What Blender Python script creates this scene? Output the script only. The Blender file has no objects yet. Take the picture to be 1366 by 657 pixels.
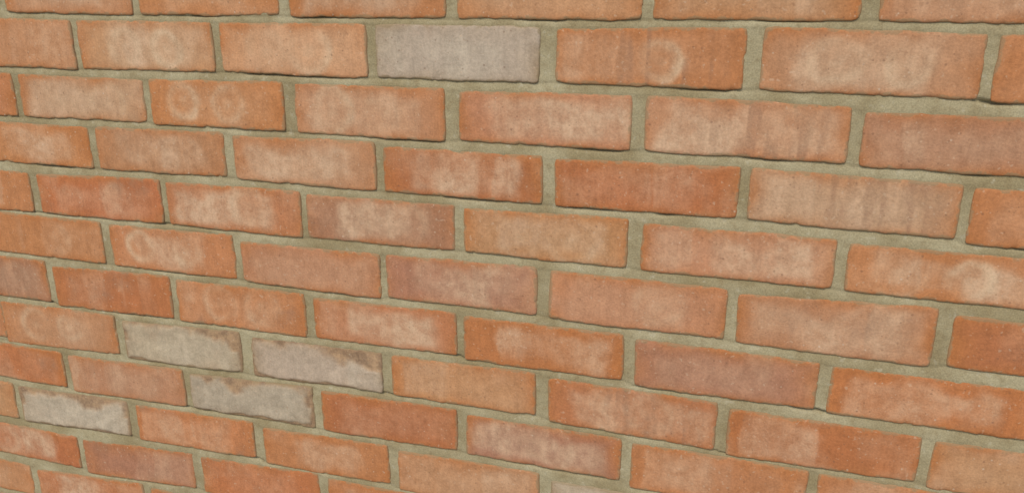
import bpy, math, numpy as np
from mathutils import Vector
rng=np.random.default_rng(11)
sc=bpy.context.scene
PW,PH=0.225,0.075
Z0=20.5*PH            # height of reference course above the ground
X_L,X_R=-3.6,5.4

# ---------------------------------------------------------------- survey of the wall (mm)
# per course: first joint (brick units), then bricks: left(dx,top,bot) right(dx,top,bot), tone, features
SURV="""0 -1|x x x -2 x -10 S p|-1 x -10 -7 x -8 O n|-2 x -8 -9 x -7 O p|-5 x -7 -4 x -4 S n|-3 x -4 -6 x -1 S r|0 x -1 x x x S n
1 -1.5|x x x 4 -9 -10 O n|3 -9 -9 4 -8 -6 Y rp|5 -8 -5 -1 -6 -5 Y r|1 -6 -4 -7 -5 -2 G p|2 -6 -1 -4 -1 -1 O rk|3 0 0 1 -2 -1 Y rp|2 -3 -3 x x x O n
2 -2|x x x -3 -10 -7 O n|-3 -11 -6 -3 -10 -3 P p|-3 -10 -5 -11 -5 -3 O r|-5 -6 -4 -13 -4 -3 S pr|-5 -6 -1 -9 -2 -1 S P|-4 -2 1 -2 -4 0 S pk|1 -8 -2 x x x M i
3 -1.5|x x x 5 -6 -1 O p|7 -5 0 4 -1 3 S p|8 -4 2 3 0 1 S P|4 -5 1 -1 -4 2 D pq|4 -6 1 3 -1 4 D n|4 -2 4 4 -5 1 P pk|4 -7 -3 x x x O n
4 -2|x x x -6 -6 -2 O n|-2 -6 -1 4 1 2 D q|2 -2 2 2 2 1 O P|0 -2 2 -3 1 5 M pq|-1 -2 6 -7 3 6 S rp|-1 -1 5 1 -1 6 S p|3 -4 5 x x x O rP
5 -1.5|x x x 0 3 3 O n|4 1 2 2 5 4 O rp|3 -3 3 2 -1 1 S n|1 0 5 -6 4 5 M p|0 3 3 1 2 3 S r|4 -1 1 1 6 0 S pq|8 -1 3 x x x D n
6 -2|x x x -6 5 2 M k|-4 -2 -2 -3 6 3 D q|-3 2 1 -4 4 3 O rq|-1 0 4 -3 4 8 O P|-3 1 4 -5 3 5 D p|-1 -1 0 0 -2 2 M n|3 -4 0 x x x D p
7 -1.5|-11 1 -7 -2 4 4 S r|1 -2 -2 -4 6 5 G R|3 1 3 -2 5 9 G R|2 3 8 -6 8 10 S n|1 4 6 2 2 1 O pk|6 -3 -3 8 -4 1 D n|11 -6 -4 x x x S i
8 -2|x x x -6 0 2 D q|-5 -3 -2 -1 4 6 M i|0 -1 5 -3 9 7 G R|0 6 6 -5 10 11 D q|-2 5 8 -2 6 9 M Pq|1 3 0 4 3 3 O i|5 1 3 x x x O n
9 -2.5|x x x -10 1 0 S n|-11 -2 -2 -4 6 7 G R|1 2 4 2 8 11 O q|8 2 5 1 9 9 O p|5 4 3 1 8 5 S n|7 0 3 x x x G p
10 -2|x x x -7 -5 0 D p|-7 -7 -7 -5 6 7 M q|1 3 4 -5 13 9 D q|-1 9 6 x x x O n
11 -2.5|x x x -10 -6 -2 S n|-6 -11 -4 1 3 3 D n|5 -1 3 x x x O n"""
def num(s,d): return d if s=='x' else float(s)
data={}
for ln in SURV.splitlines():
    parts=ln.split('|'); c,u0=parts[0].split(); c=int(c);u0=float(u0)
    for i,b in enumerate(parts[1:]):
        t=b.split()
        v=t[:6]
        if v[1]=='x': v[1]=v[4] if v[4]!='x' else '-3'
        if v[4]=='x': v[4]=v[1]
        if v[2]=='x': v[2]=v[5] if v[5]!='x' else '2'
        if v[5]=='x': v[5]=v[2]
        data[(c,u0+i)]=([num(a,0.)/1000 for a in v],t[6],t[7])

# ---------------------------------------------------------------- noise helpers
def h2(ix,iy,s):
    n=(ix.astype(np.int64)*374761393+iy.astype(np.int64)*668265263+s*974634777)&0xffffffff
    n=((n^(n>>13))*1274126177)&0xffffffff
    n=(n^(n>>16))&0xffff
    return n/65535.0
def vn(x,y,s):
    x0=np.floor(x);y0=np.floor(y);fx=x-x0;fy=y-y0
    fx=fx*fx*(3-2*fx);fy=fy*fy*(3-2*fy)
    a=h2(x0,y0,s);b=h2(x0+1,y0,s);c=h2(x0,y0+1,s);d=h2(x0+1,y0+1,s)
    return (a*(1-fx)+b*fx)*(1-fy)+(c*(1-fx)+d*fx)*fy
def fbm(x,y,wl,s,o=3):
    t=0;a=1;n=0
    for k in range(o):
        t=t+a*(vn(x/wl+17.3*k,y/wl+9.1*k,s+k*31)-.5)*2;n+=a;a*=.5;wl*=.5
    return t/n
def sst(a,b,x):
    t=np.clip((x-a)/(b-a),0,1);return t*t*(3-2*t)

TONE={'O':(.490,.212,.094),'D':(.445,.163,.066),'S':(.495,.250,.130),'Y':(.52,.285,.155),'P':(.465,.280,.175),'M':(.40,.200,.118),'G':(.450,.368,.278)}

V=[];F=[];TI=[];MA=[];MB=[];vofs=0
tops={};bots={}
def brick(c,u,vals,tone,feat,fine):
    global vofs
    zc=Z0-c*PH
    dxl,tl,bl,dxr,tr,br=vals
    xl=u*PW+.0044+dxl; xr=(u+1)*PW-.0044+dxr
    ztl=zc+.0335+tl; ztr=zc+.0335+tr; zbl=zc-.0334+bl; zbr=zc-.0334+br
    tops.setdefault(c,[]).extend([(xl,ztl),(xr,ztr)]); bots.setdefault(c,[]).extend([(xl,zbl),(xr,zbr)])
    L=xr-xl; Hh=(ztl+ztr-zbl-zbr)/2
    if fine:
        e=[0,0,0,.0005,.0016]; ey=[.09,.012,.0030,.0009,.0002]
        stp=.0021
    else:
        e=[0,0,.0015]; ey=[.09,.004,.0006]; stp=.02
    def axis(Ln):
        n=max(3,int((Ln-2*e[-1])/stp))
        mid=np.linspace(e[-1],Ln-e[-1],n+1)[1:-1]
        return np.concatenate([e,mid,[Ln-q for q in e[::-1]]]), np.concatenate([ey,np.zeros(len(mid)),ey[::-1]])
    ax,yx=axis(L); az,yz=axis(Hh)
    A,B=np.meshgrid(ax/L,az/Hh,indexing='ij')
    y=np.maximum(*np.meshgrid(yx,yz,indexing='ij'))-.0008
    X=xl+A*L
    zb=zbl+(zbr-zbl)*A; zt=ztl+(ztr-ztl)*A
    Z=zb+(zt-zb)*B
    seed=int(rng.integers(1,9999))
    s=2*A-1;t=2*B-1
    ex=np.minimum(A,1-A)*L; ez=np.minimum(B,1-B)*Hh
    cr=np.exp(-(ex+ez)/.004)*.0018
    X=X-np.sign(s)*cr; Z=Z-np.sign(t)*cr
    ew=np.exp(-np.minimum(ex,ez)/.012)
    X=X+ew*(fbm(X,Z,.022,seed,3)*.0016); Z=Z+ew*(fbm(X,Z,.03,seed+5,3)*.0016+fbm(X,Z,.008,seed+9,2)*.0008)
    e_=np.minimum(ex,ez)
    tilt=np.clip(rng.normal(0,.0003,3),-.0004,.0004)
    y=y+tilt[0]+tilt[1]*s+tilt[2]*t*.6
    y=y+fbm(X,Z,.05,seed+1,3)*.0006+fbm(X,Z,.007,seed+2,3)*.00022
    y=y+np.exp(-e_/.0016)*(.0001+.0010*np.clip(fbm(X,Z,.02,seed+3,3),0,1))
    chip=sst(.42,.65,fbm(X,Z,.012,seed+4,2))*np.exp(-e_/.0032)
    y=y+chip*.0020
    rock=np.zeros_like(y)
    if 'R' in feat:
        nn=fbm(X,Z,.045,seed+40,4)
        pl=sst(.002,.0075,e_*np.where(t>0,.40,1.4)+nn*.013-.0005)
        y=y+(1-pl)*.0022-.0015+pl*fbm(X,Z,.026,seed+41,4)*.0021
        rock=1-pl
    ring=np.zeros_like(y); cen=np.zeros_like(y)
    if tone!='G' and 'i' not in feat and ('r' in feat or rng.random()<.4):
        strong=.66 if 'r' in feat else .36
        c0=rng.uniform(.25,.36);cs=[c0,c0+rng.uniform(.29,.38)]
        if rng.random()<.25: cs=cs[1:]
        zo=rng.uniform(-.1,.06)
        fade=np.clip(.55+1.6*fbm(X,Z,.06,seed+55,3),.1,1.25)
        for cxn in cs:
            r0=rng.uniform(.020,.0285)
            dx=(A-cxn)*L+fbm(X,Z,.03,seed+50,2)*.004; dz=(B-.5-zo)*Hh+fbm(X,Z,.03,seed+51,2)*.004
            d=np.sqrt(dx*dx+dz*dz*rng.uniform(.8,1.3))
            st=strong*rng.uniform(.45,1)
            prof=np.where(d>r0,np.exp(-((d-r0)/.0050)**2),np.exp(-((d-r0)/rng.uniform(.007,.014))**2))
            ring=np.maximum(ring,st*prof*fade)
            ring=np.maximum(ring,.5*st*np.exp(-(d/.010)**2))
            cen=np.maximum(cen,st*.6*np.exp(-((d-r0*.55)/.005)**2)*fade)
    nz=fbm(X,Z,.05,seed+60,4); nz2=fbm(X,Z,.02,seed+160,4)
    g=.95 if 'P' in feat else (.7 if 'p' in feat else .26)
    a0=rng.uniform(.03,.28);a1=rng.uniform(.72,1.0)
    wx=sst(a0-.03,a0+.05,A+nz*.08)*(1-sst(a1-.05,a1+.03,A+nz*.08))
    wz=sst(.0,.3,B+nz*.25+.02)*(1-sst(.70,.98,B+nz*.35))
    pale=g*wx*wz*(.75+.6*nz+.2*nz2)
    for rep in range(int(rng.integers(0,4))):    # overlapping straight-edged drying / kiln marks
        b0=rng.uniform(.0,.75); b1=b0+rng.uniform(.10,.4)
        sg=rng.uniform(.12,.34)*(1 if rng.random()<.7 else -1)
        pale=pale+sg*sst(b0-.008,b0+.008,A+nz*.035)*(1-sst(b1-.03,b1+.03,A+nz*.05))*sst(.02,.2,B+nz*.1)*(1-sst(.82,.98,B+nz*.1))
    pale=np.clip(pale+.3*sst(.05,.6,fbm(X,Z,.07,seed+61,4)),0,1)
    dark=np.clip(sst(.05,.6,fbm(X,Z,.045,seed+62,4))*(.95 if 'q' in feat else .35),0,1)
    if 'k' in feat:
        dark=np.maximum(dark,.9*sst(.45,.75,vn(X/.005,Z/.05,seed+63)+.35*fbm(X,Z,.05,seed+64,2))*sst(.2,.45,A)*(1-sst(.8,1,A)))
    rim=np.clip(np.exp(-np.minimum(ex*.55,np.where(t>0,ez*.9,ez*1.5))/.0100)*(.85+1.1*fbm(X,Z,.04,seed+70,3)),0,1)
    n=X.size; nx,nzv=X.shape
    V.append(np.stack([X,y,Z],-1).reshape(-1,3))
    idx=np.arange(n).reshape(nx,nzv)+vofs
    F.append(np.stack([idx[:-1,:-1],idx[1:,:-1],idx[1:,1:],idx[:-1,1:]],-1).reshape(-1,4))
    base=np.array(TONE[tone])*(1+rng.normal(0,.045))*np.array([1,1+rng.normal(0,.03),1+rng.normal(0,.04)])
    ti=np.empty((n,4),np.float32); ti[:,:3]=base; ti[:,3]=rng.random(); TI.append(ti)
    MA.append(np.stack([np.clip(e_/.02,0,1),np.clip(ring,0,1),pale,dark],-1).reshape(-1,4).astype(np.float32))
    isg=1. if tone=='G' else 0.
    MB.append(np.stack([rim,rock,cen,np.full_like(y,isg)],-1).reshape(-1,4).astype(np.float32))
    vofs+=n

tl=list('OOOSSSDDMPYG'); tp=np.array([3,3,2,3,3,2,2,2,2.5,1.2,1.2,.7]);tp/=tp.sum()
fl=['n','p','P','r','rp','q','pq','pk','n','r']
CT,CB=-10,20
for c in range(CT,CB+1):
    off=0 if c%2==0 else .5
    u=math.floor(X_L/PW)+off
    while (u+1)*PW<X_R+.12:
        if (c,u) in data: vals,tone,feat=data[(c,u)]
        else:
            m=rng.normal(0,.0012,6); m[1]-=.002;m[4]-=.002;m[2]+=.002;m[5]+=.002
            vals=list(m); tone=tl[rng.choice(len(tl),p=tp)]; feat=fl[rng.integers(len(fl))]
            if tone=='G' and rng.random()<.6: feat='R'
        fine=(-1<=c<=12 and -3<=u<=6)
        brick(c,u,vals,tone,feat,fine)
        u+=1

def mkmesh(name,v,f,smooth=True):
    me=bpy.data.meshes.new(name)
    me.vertices.add(len(v)); me.vertices.foreach_set('co',v.astype(np.float32).ravel())
    me.loops.add(f.size); me.loops.foreach_set('vertex_index',f.astype(np.int32).ravel())
    me.polygons.add(len(f)); me.polygons.foreach_set('loop_start',np.arange(0,f.size,4,dtype=np.int32))
    me.polygons.foreach_set('use_smooth',np.full(len(f),smooth))
    me.update(calc_edges=True)
    return me
def addattr(me,name,arr):
    a=me.attributes.new(name,'FLOAT_COLOR','POINT'); a.data.foreach_set('color',arr.astype(np.float32).ravel())
def link(me,name,parent=None):
    o=bpy.data.objects.new(name,me); sc.collection.objects.link(o)
    if parent: o.parent=parent
    return o
wall=bpy.data.objects.new("brick_wall",None); sc.collection.objects.link(wall)
bm_=mkmesh("bricks",np.concatenate(V),np.concatenate(F))
addattr(bm_,"tint",np.concatenate(TI)); addattr(bm_,"maska",np.concatenate(MA)); addattr(bm_,"maskb",np.concatenate(MB))
bricks=link(bm_,"bricks",wall)

# ---------------------------------------------------------------- mortar
def dens(a,b,lo,hi,fine,coarse):
    return np.concatenate([np.arange(a,lo,coarse),np.arange(lo,hi,fine),np.arange(hi,b+coarse*.5,coarse)])
gx=dens(X_L,X_R,-.7,1.5,.0038,.04); gz=dens(0,Z0-CT*PH+.0375,Z0-.93,Z0+.12,.0018,.012)
X,Z=np.meshgrid(gx,gz,indexing='ij')
y=np.full(X.shape,.0010)
for c in range(CT,CB):
    b=sorted(bots[c]); t=sorted(tops[c+1])
    zb=np.interp(gx,[q[0] for q in b],[q[1] for q in b])[:,None]
    zt=np.interp(gx,[q[0] for q in t],[q[1] for q in t])[:,None]
    zb=np.maximum(zb,zt+.004)
    j0=np.searchsorted(gz,zt.min()-.01); j1=np.searchsorted(gz,zb.max()+.01)
    xx=X[:,j0:j1]; zz=Z[:,j0:j1]
    tt=(zb-zz)/(zb-zt)      # 0 under the upper brick, 1 on the lower brick
    m=sst(-.25,.0,tt)*(1-sst(1.0,1.3,tt))
    tc=np.clip(tt,0,1)
    prof=.0022*(1-tc)**1.5+.0004*tc
    crack=sst(.18,.42,fbm(xx,zz*.2+c*3.3,.09,777,3))*np.exp(-(tc/.14)**2)*.008
    y[:,j0:j1]=y[:,j0:j1]*(1-m)+(prof+crack)*m
y+=fbm(X,Z,.03,301,3)*.0006+fbm(X,Z,.007,302,3)*.0003
y+=sst(.5,.75,fbm(X,Z,.008,303,2))*.0008
y=np.maximum(y,.0002)
n=X.size; idx=np.arange(n).reshape(X.shape)
f=np.stack([idx[:-1,:-1],idx[1:,:-1],idx[1:,1:],idx[:-1,1:]],-1).reshape(-1,4)
mm=mkmesh("mortar",np.stack([X,y,Z],-1).reshape(-1,3),f)
mortar=link(mm,"mortar_joints",wall)

# ---------------------------------------------------------------- materials
class NT:
    def __init__(s,name):
        s.m=bpy.data.materials.new(name); s.m.use_nodes=True; s.t=s.m.node_tree; s.t.nodes.clear()
        s.out=s.n("ShaderNodeOutputMaterial"); s.b=s.n("ShaderNodeBsdfPrincipled"); s.l(s.b.outputs[0],s.out.inputs[0])
        s.co=s.n("ShaderNodeTexCoord").outputs["Object"]
    def n(s,t): return s.t.nodes.new(t)
    def l(s,a,b): s.t.links.new(a,b)
    def put(s,inp,v):
        if isinstance(v,bpy.types.NodeSocket): s.l(v,inp)
        else: inp.default_value=v
    def math(s,op,a,b=0.,clamp=False):
        n=s.n("ShaderNodeMath");n.operation=op;n.use_clamp=clamp;s.put(n.inputs[0],a);s.put(n.inputs[1],b);return n.outputs[0]
    def attr(s,name):
        a=s.n("ShaderNodeAttribute");a.attribute_name=name;sp=s.n("ShaderNodeSeparateColor");s.l(a.outputs["Color"],sp.inputs[0])
        return a.outputs["Color"],sp.outputs[0],sp.outputs[1],sp.outputs[2],a.outputs["Alpha"]
    def noise(s,vec,scale,det=3,rough=.55):
        n=s.n("ShaderNodeTexNoise")
        s.l(vec,n.inputs["Vector"]);n.inputs["Scale"].default_value=scale;n.inputs["Detail"].default_value=det;n.inputs["Roughness"].default_value=rough
        return n.outputs[0]
    def ramp(s,x,a,b,c=0.,d=1.):
        n=s.n("ShaderNodeMapRange");n.interpolation_type='SMOOTHSTEP';s.put(n.inputs[0],x)
        for i,v in enumerate((a,b,c,d)): n.inputs[i+1].default_value=v
        return n.outputs[0]
    def mix(s,fac,a,b,mode='MIX'):
        n=s.n("ShaderNodeMix");n.data_type='RGBA';n.blend_type=mode
        s.put(n.inputs[0],fac); 
        for i,v in ((6,a),(7,b)):
            if isinstance(v,tuple): v=(*v,1)
            s.put(n.inputs[i],v)
        return n.outputs[2]
    def scale(s,vec,sv):
        n=s.n("ShaderNodeMapping");s.l(vec,n.inputs[0]);n.inputs["Scale"].default_value=sv;return n.outputs[0]
    def grey(s,v):
        cmb=s.n("ShaderNodeCombineColor"); [s.l(v,cmb.inputs[i]) for i in range(3)]; return cmb.outputs[0]
    def bump(s,h,st,dist,nrm=None):
        n=s.n("ShaderNodeBump");n.inputs["Strength"].default_value=st;n.inputs["Distance"].default_value=dist;s.l(h,n.inputs["Height"])
        if nrm: s.l(nrm,n.inputs["Normal"])
        return n.outputs[0]
k=NT("fired_clay_brick")
tint,_,_,_,rnd=k.attr("tint"); _,edge,ring,pale,dark=k.attr("maska"); _,rim,rock,cen,isg=k.attr("maskb")
# every brick is cut from a different part of the clay
cx=k.n("ShaderNodeCombineXYZ"); k.l(k.math('MULTIPLY',rnd,7.),cx.inputs[1])
va=k.n("ShaderNodeVectorMath");va.operation='ADD';k.l(k.co,va.inputs[0]);k.l(cx.outputs[0],va.inputs[1]); P=va.outputs[0]
n_mid=k.noise(P,60,4,.65); n_fine=k.noise(P,380,2,.65)
streak=k.noise(k.scale(P,(1,1,.14)),170,2,.6)
col=tint
col=k.mix(k.math('MULTIPLY',rim,.85),col,k.mix(isg,(.445,.170,.057),(.36,.26,.165)))
pf=k.math('MULTIPLY',pale,k.ramp(n_mid,.3,.62,.5,.9))
col=k.mix(pf,col,k.mix(isg,(.575,.390,.258),(.525,.45,.35)))
rf=k.math('MULTIPLY',ring,k.ramp(n_mid,.3,.6,.5,.9))
col=k.mix(rf,col,(.61,.45,.30))
col=k.mix(k.math('MULTIPLY',cen,.45),col,(.45,.235,.125))
col=k.mix(k.math('MULTIPLY',dark,k.ramp(n_mid,.38,.62,.1,.6)),col,(.28,.15,.09))
col=k.mix(k.math('MULTIPLY',rock,.8),col,k.mix(k.ramp(n_mid,.35,.65),(.25,.15,.085),(.39,.24,.13)))
vm=k.math('ADD',k.ramp(n_mid,.3,.7,.91,1.08),k.ramp(streak,.3,.7,-.045,.045))
vm=k.math('ADD',vm,k.ramp(n_fine,.3,.7,-.09,.09))
col=k.mix(1.,col,k.grey(vm),'MULTIPLY')
vor=k.n("ShaderNodeTexVoronoi");vor.inputs["Scale"].default_value=120;k.l(k.co,vor.inputs["Vector"])
sep=k.n("ShaderNodeSeparateColor");k.l(vor.outputs["Color"],sep.inputs[0])
dot=k.ramp(k.math('SUBTRACT',vor.outputs["Distance"],k.math('MULTIPLY',sep.outputs[0],.17)),-.05,.05,1.,0.)
pit=k.math('MULTIPLY',dot,k.math('GREATER_THAN',sep.outputs[1],.84))
wht=k.math('MULTIPLY',dot,k.math('LESS_THAN',sep.outputs[1],.16))
col=k.mix(k.math('MULTIPLY',pit,.42),col,(.17,.09,.055))
col=k.mix(k.math('MULTIPLY',wht,.5),col,(.64,.52,.40))
gr=k.noise(P,210,1,.55)
col=k.mix(k.ramp(gr,.66,.78,0,.3),col,(.26,.125,.065))
col=k.mix(k.ramp(gr,.34,.23,0,.35),col,(.62,.46,.33))
em=k.math('ADD',edge,k.ramp(n_mid,.25,.75,.14,-.20))
smear=k.ramp(em,.0,.14,1.,0.)
col=k.mix(k.math('MULTIPLY',smear,.65),col,(.275,.205,.115))
k.l(col,k.b.inputs["Base Color"]); k.b.inputs["Roughness"].default_value=.85; k.b.inputs["Specular IOR Level"].default_value=.25
h=k.math('ADD',k.math('MULTIPLY',streak,.4),n_fine)
k.l(k.bump(h,.55,.0008),k.b.inputs["Normal"])
bm_.materials.append(k.m)

q=NT("lime_cement_mortar")
a=q.noise(q.co,12,2,.6);b=q.noise(q.co,90,3,.65);c2=q.noise(q.co,650,1,.7)
col=q.mix(q.ramp(a,.32,.68),(.290,.235,.132),(.400,.350,.225))
col=q.mix(q.ramp(b,.48,.75,0,.5),col,(.24,.18,.095))
col=q.mix(q.ramp(b,.42,.28,0,.5),col,(.47,.43,.32))
col=q.mix(1.,col,q.grey(q.ramp(c2,.25,.75,.85,1.14)),'MULTIPLY')
q.l(col,q.b.inputs["Base Color"]);q.b.inputs["Roughness"].default_value=.95;q.b.inputs["Specular IOR Level"].default_value=.15
q.l(q.bump(q.math('ADD',b,q.math('MULTIPLY',c2,.4)),.5,.0014),q.b.inputs["Normal"])
mm.materials.append(q.m)

def box(name,x0,x1,y0,y1,z0,z1,mat,parent=None):
    v=np.array([[x,yy,z] for x in(x0,x1) for yy in(y0,y1) for z in(z0,z1)])
    f=np.array([[0,1,3,2],[4,6,7,5],[0,4,5,1],[2,3,7,6],[0,2,6,4],[1,5,7,3]])
    me=mkmesh(name,v,f,False);me.materials.append(mat);o=link(me,name,parent)
    bv=o.modifiers.new("b",'BEVEL');bv.width=.004;bv.segments=2
    return o
ztop=Z0-CT*PH+.0375
box("wall_core",X_L+.003,X_R-.003,.02,.215,.0,ztop-.002,q.m,wall)
st=NT("coping_stone");st.l(st.mix(st.noise(st.co,40,5),(.25,.22,.17),(.38,.35,.28)),st.b.inputs["Base Color"]);st.b.inputs["Roughness"].default_value=.9
for i in range(10):
    xa=X_L-.02+i*(X_R-X_L+.04)/10
    box("coping_%d"%i,xa,xa+(X_R-X_L+.04)/10-.006,-.04,.255,ztop+.002,ztop+.06,st.m,wall)
g=NT("ground_paving")
bt=g.n("ShaderNodeTexBrick");g.l(g.co,bt.inputs["Vector"]);bt.inputs["Scale"].default_value=1.;bt.offset=.5
bt.inputs["Brick Width"].default_value=.6;bt.inputs["Row Height"].default_value=.6;bt.inputs["Mortar Size"].default_value=.006
bt.inputs["Color1"].default_value=(.27,.25,.22,1);bt.inputs["Color2"].default_value=(.32,.30,.26,1);bt.inputs["Mortar"].default_value=(.12,.11,.09,1)
g.l(g.mix(g.ramp(g.noise(g.co,9,6,.6),.3,.7,0,.4),bt.outputs[0],(.18,.17,.14)),g.b.inputs["Base Color"]);g.b.inputs["Roughness"].default_value=.9
v=np.array([[-400,-400,0],[400,-400,0],[400,400,0],[-400,400,0]]);me=mkmesh("ground",v,np.array([[0,1,2,3]]),False);me.materials.append(g.m);link(me,"ground")

# ---------------------------------------------------------------- light
S=Vector((-.15,-1.05,1.1)).normalized()
el=math.asin(S.z); rot=math.atan2(S.x,S.y)
w_=bpy.data.worlds.new("World");sc.world=w_;w_.use_nodes=True;nt=w_.node_tree
sky=nt.nodes.new("ShaderNodeTexSky");sky.sky_type='NISHITA';sky.sun_disc=False;sky.sun_elevation=el;sky.sun_rotation=rot
bg=nt.nodes["Background"];nt.links.new(sky.outputs[0],bg.inputs[0]);bg.inputs[1].default_value=.105
sl=bpy.data.lights.new("sun","SUN");sl.energy=2.6;sl.angle=math.radians(25);sl.color=(1,.92,.77)
so=bpy.data.objects.new("sun",sl);so.rotation_euler=S.to_track_quat('Z','Y').to_euler();so.location=(-3,-5,6);sc.collection.objects.link(so)
# ---------------------------------------------------------------- camera
cd=bpy.data.cameras.new("camera");cd.sensor_width=36;cd.lens=1091.82/1366*36;cd.clip_start=.02;cd.clip_end=1500
co=bpy.data.objects.new("camera",cd);co.location=(.79893,-.93255,Z0+.00966);co.rotation_euler=(1.25032,-.00366,.29376)
sc.collection.objects.link(co);sc.camera=co
sc.view_settings.view_transform='Standard';sc.view_settings.look='None';sc.view_settings.exposure=0
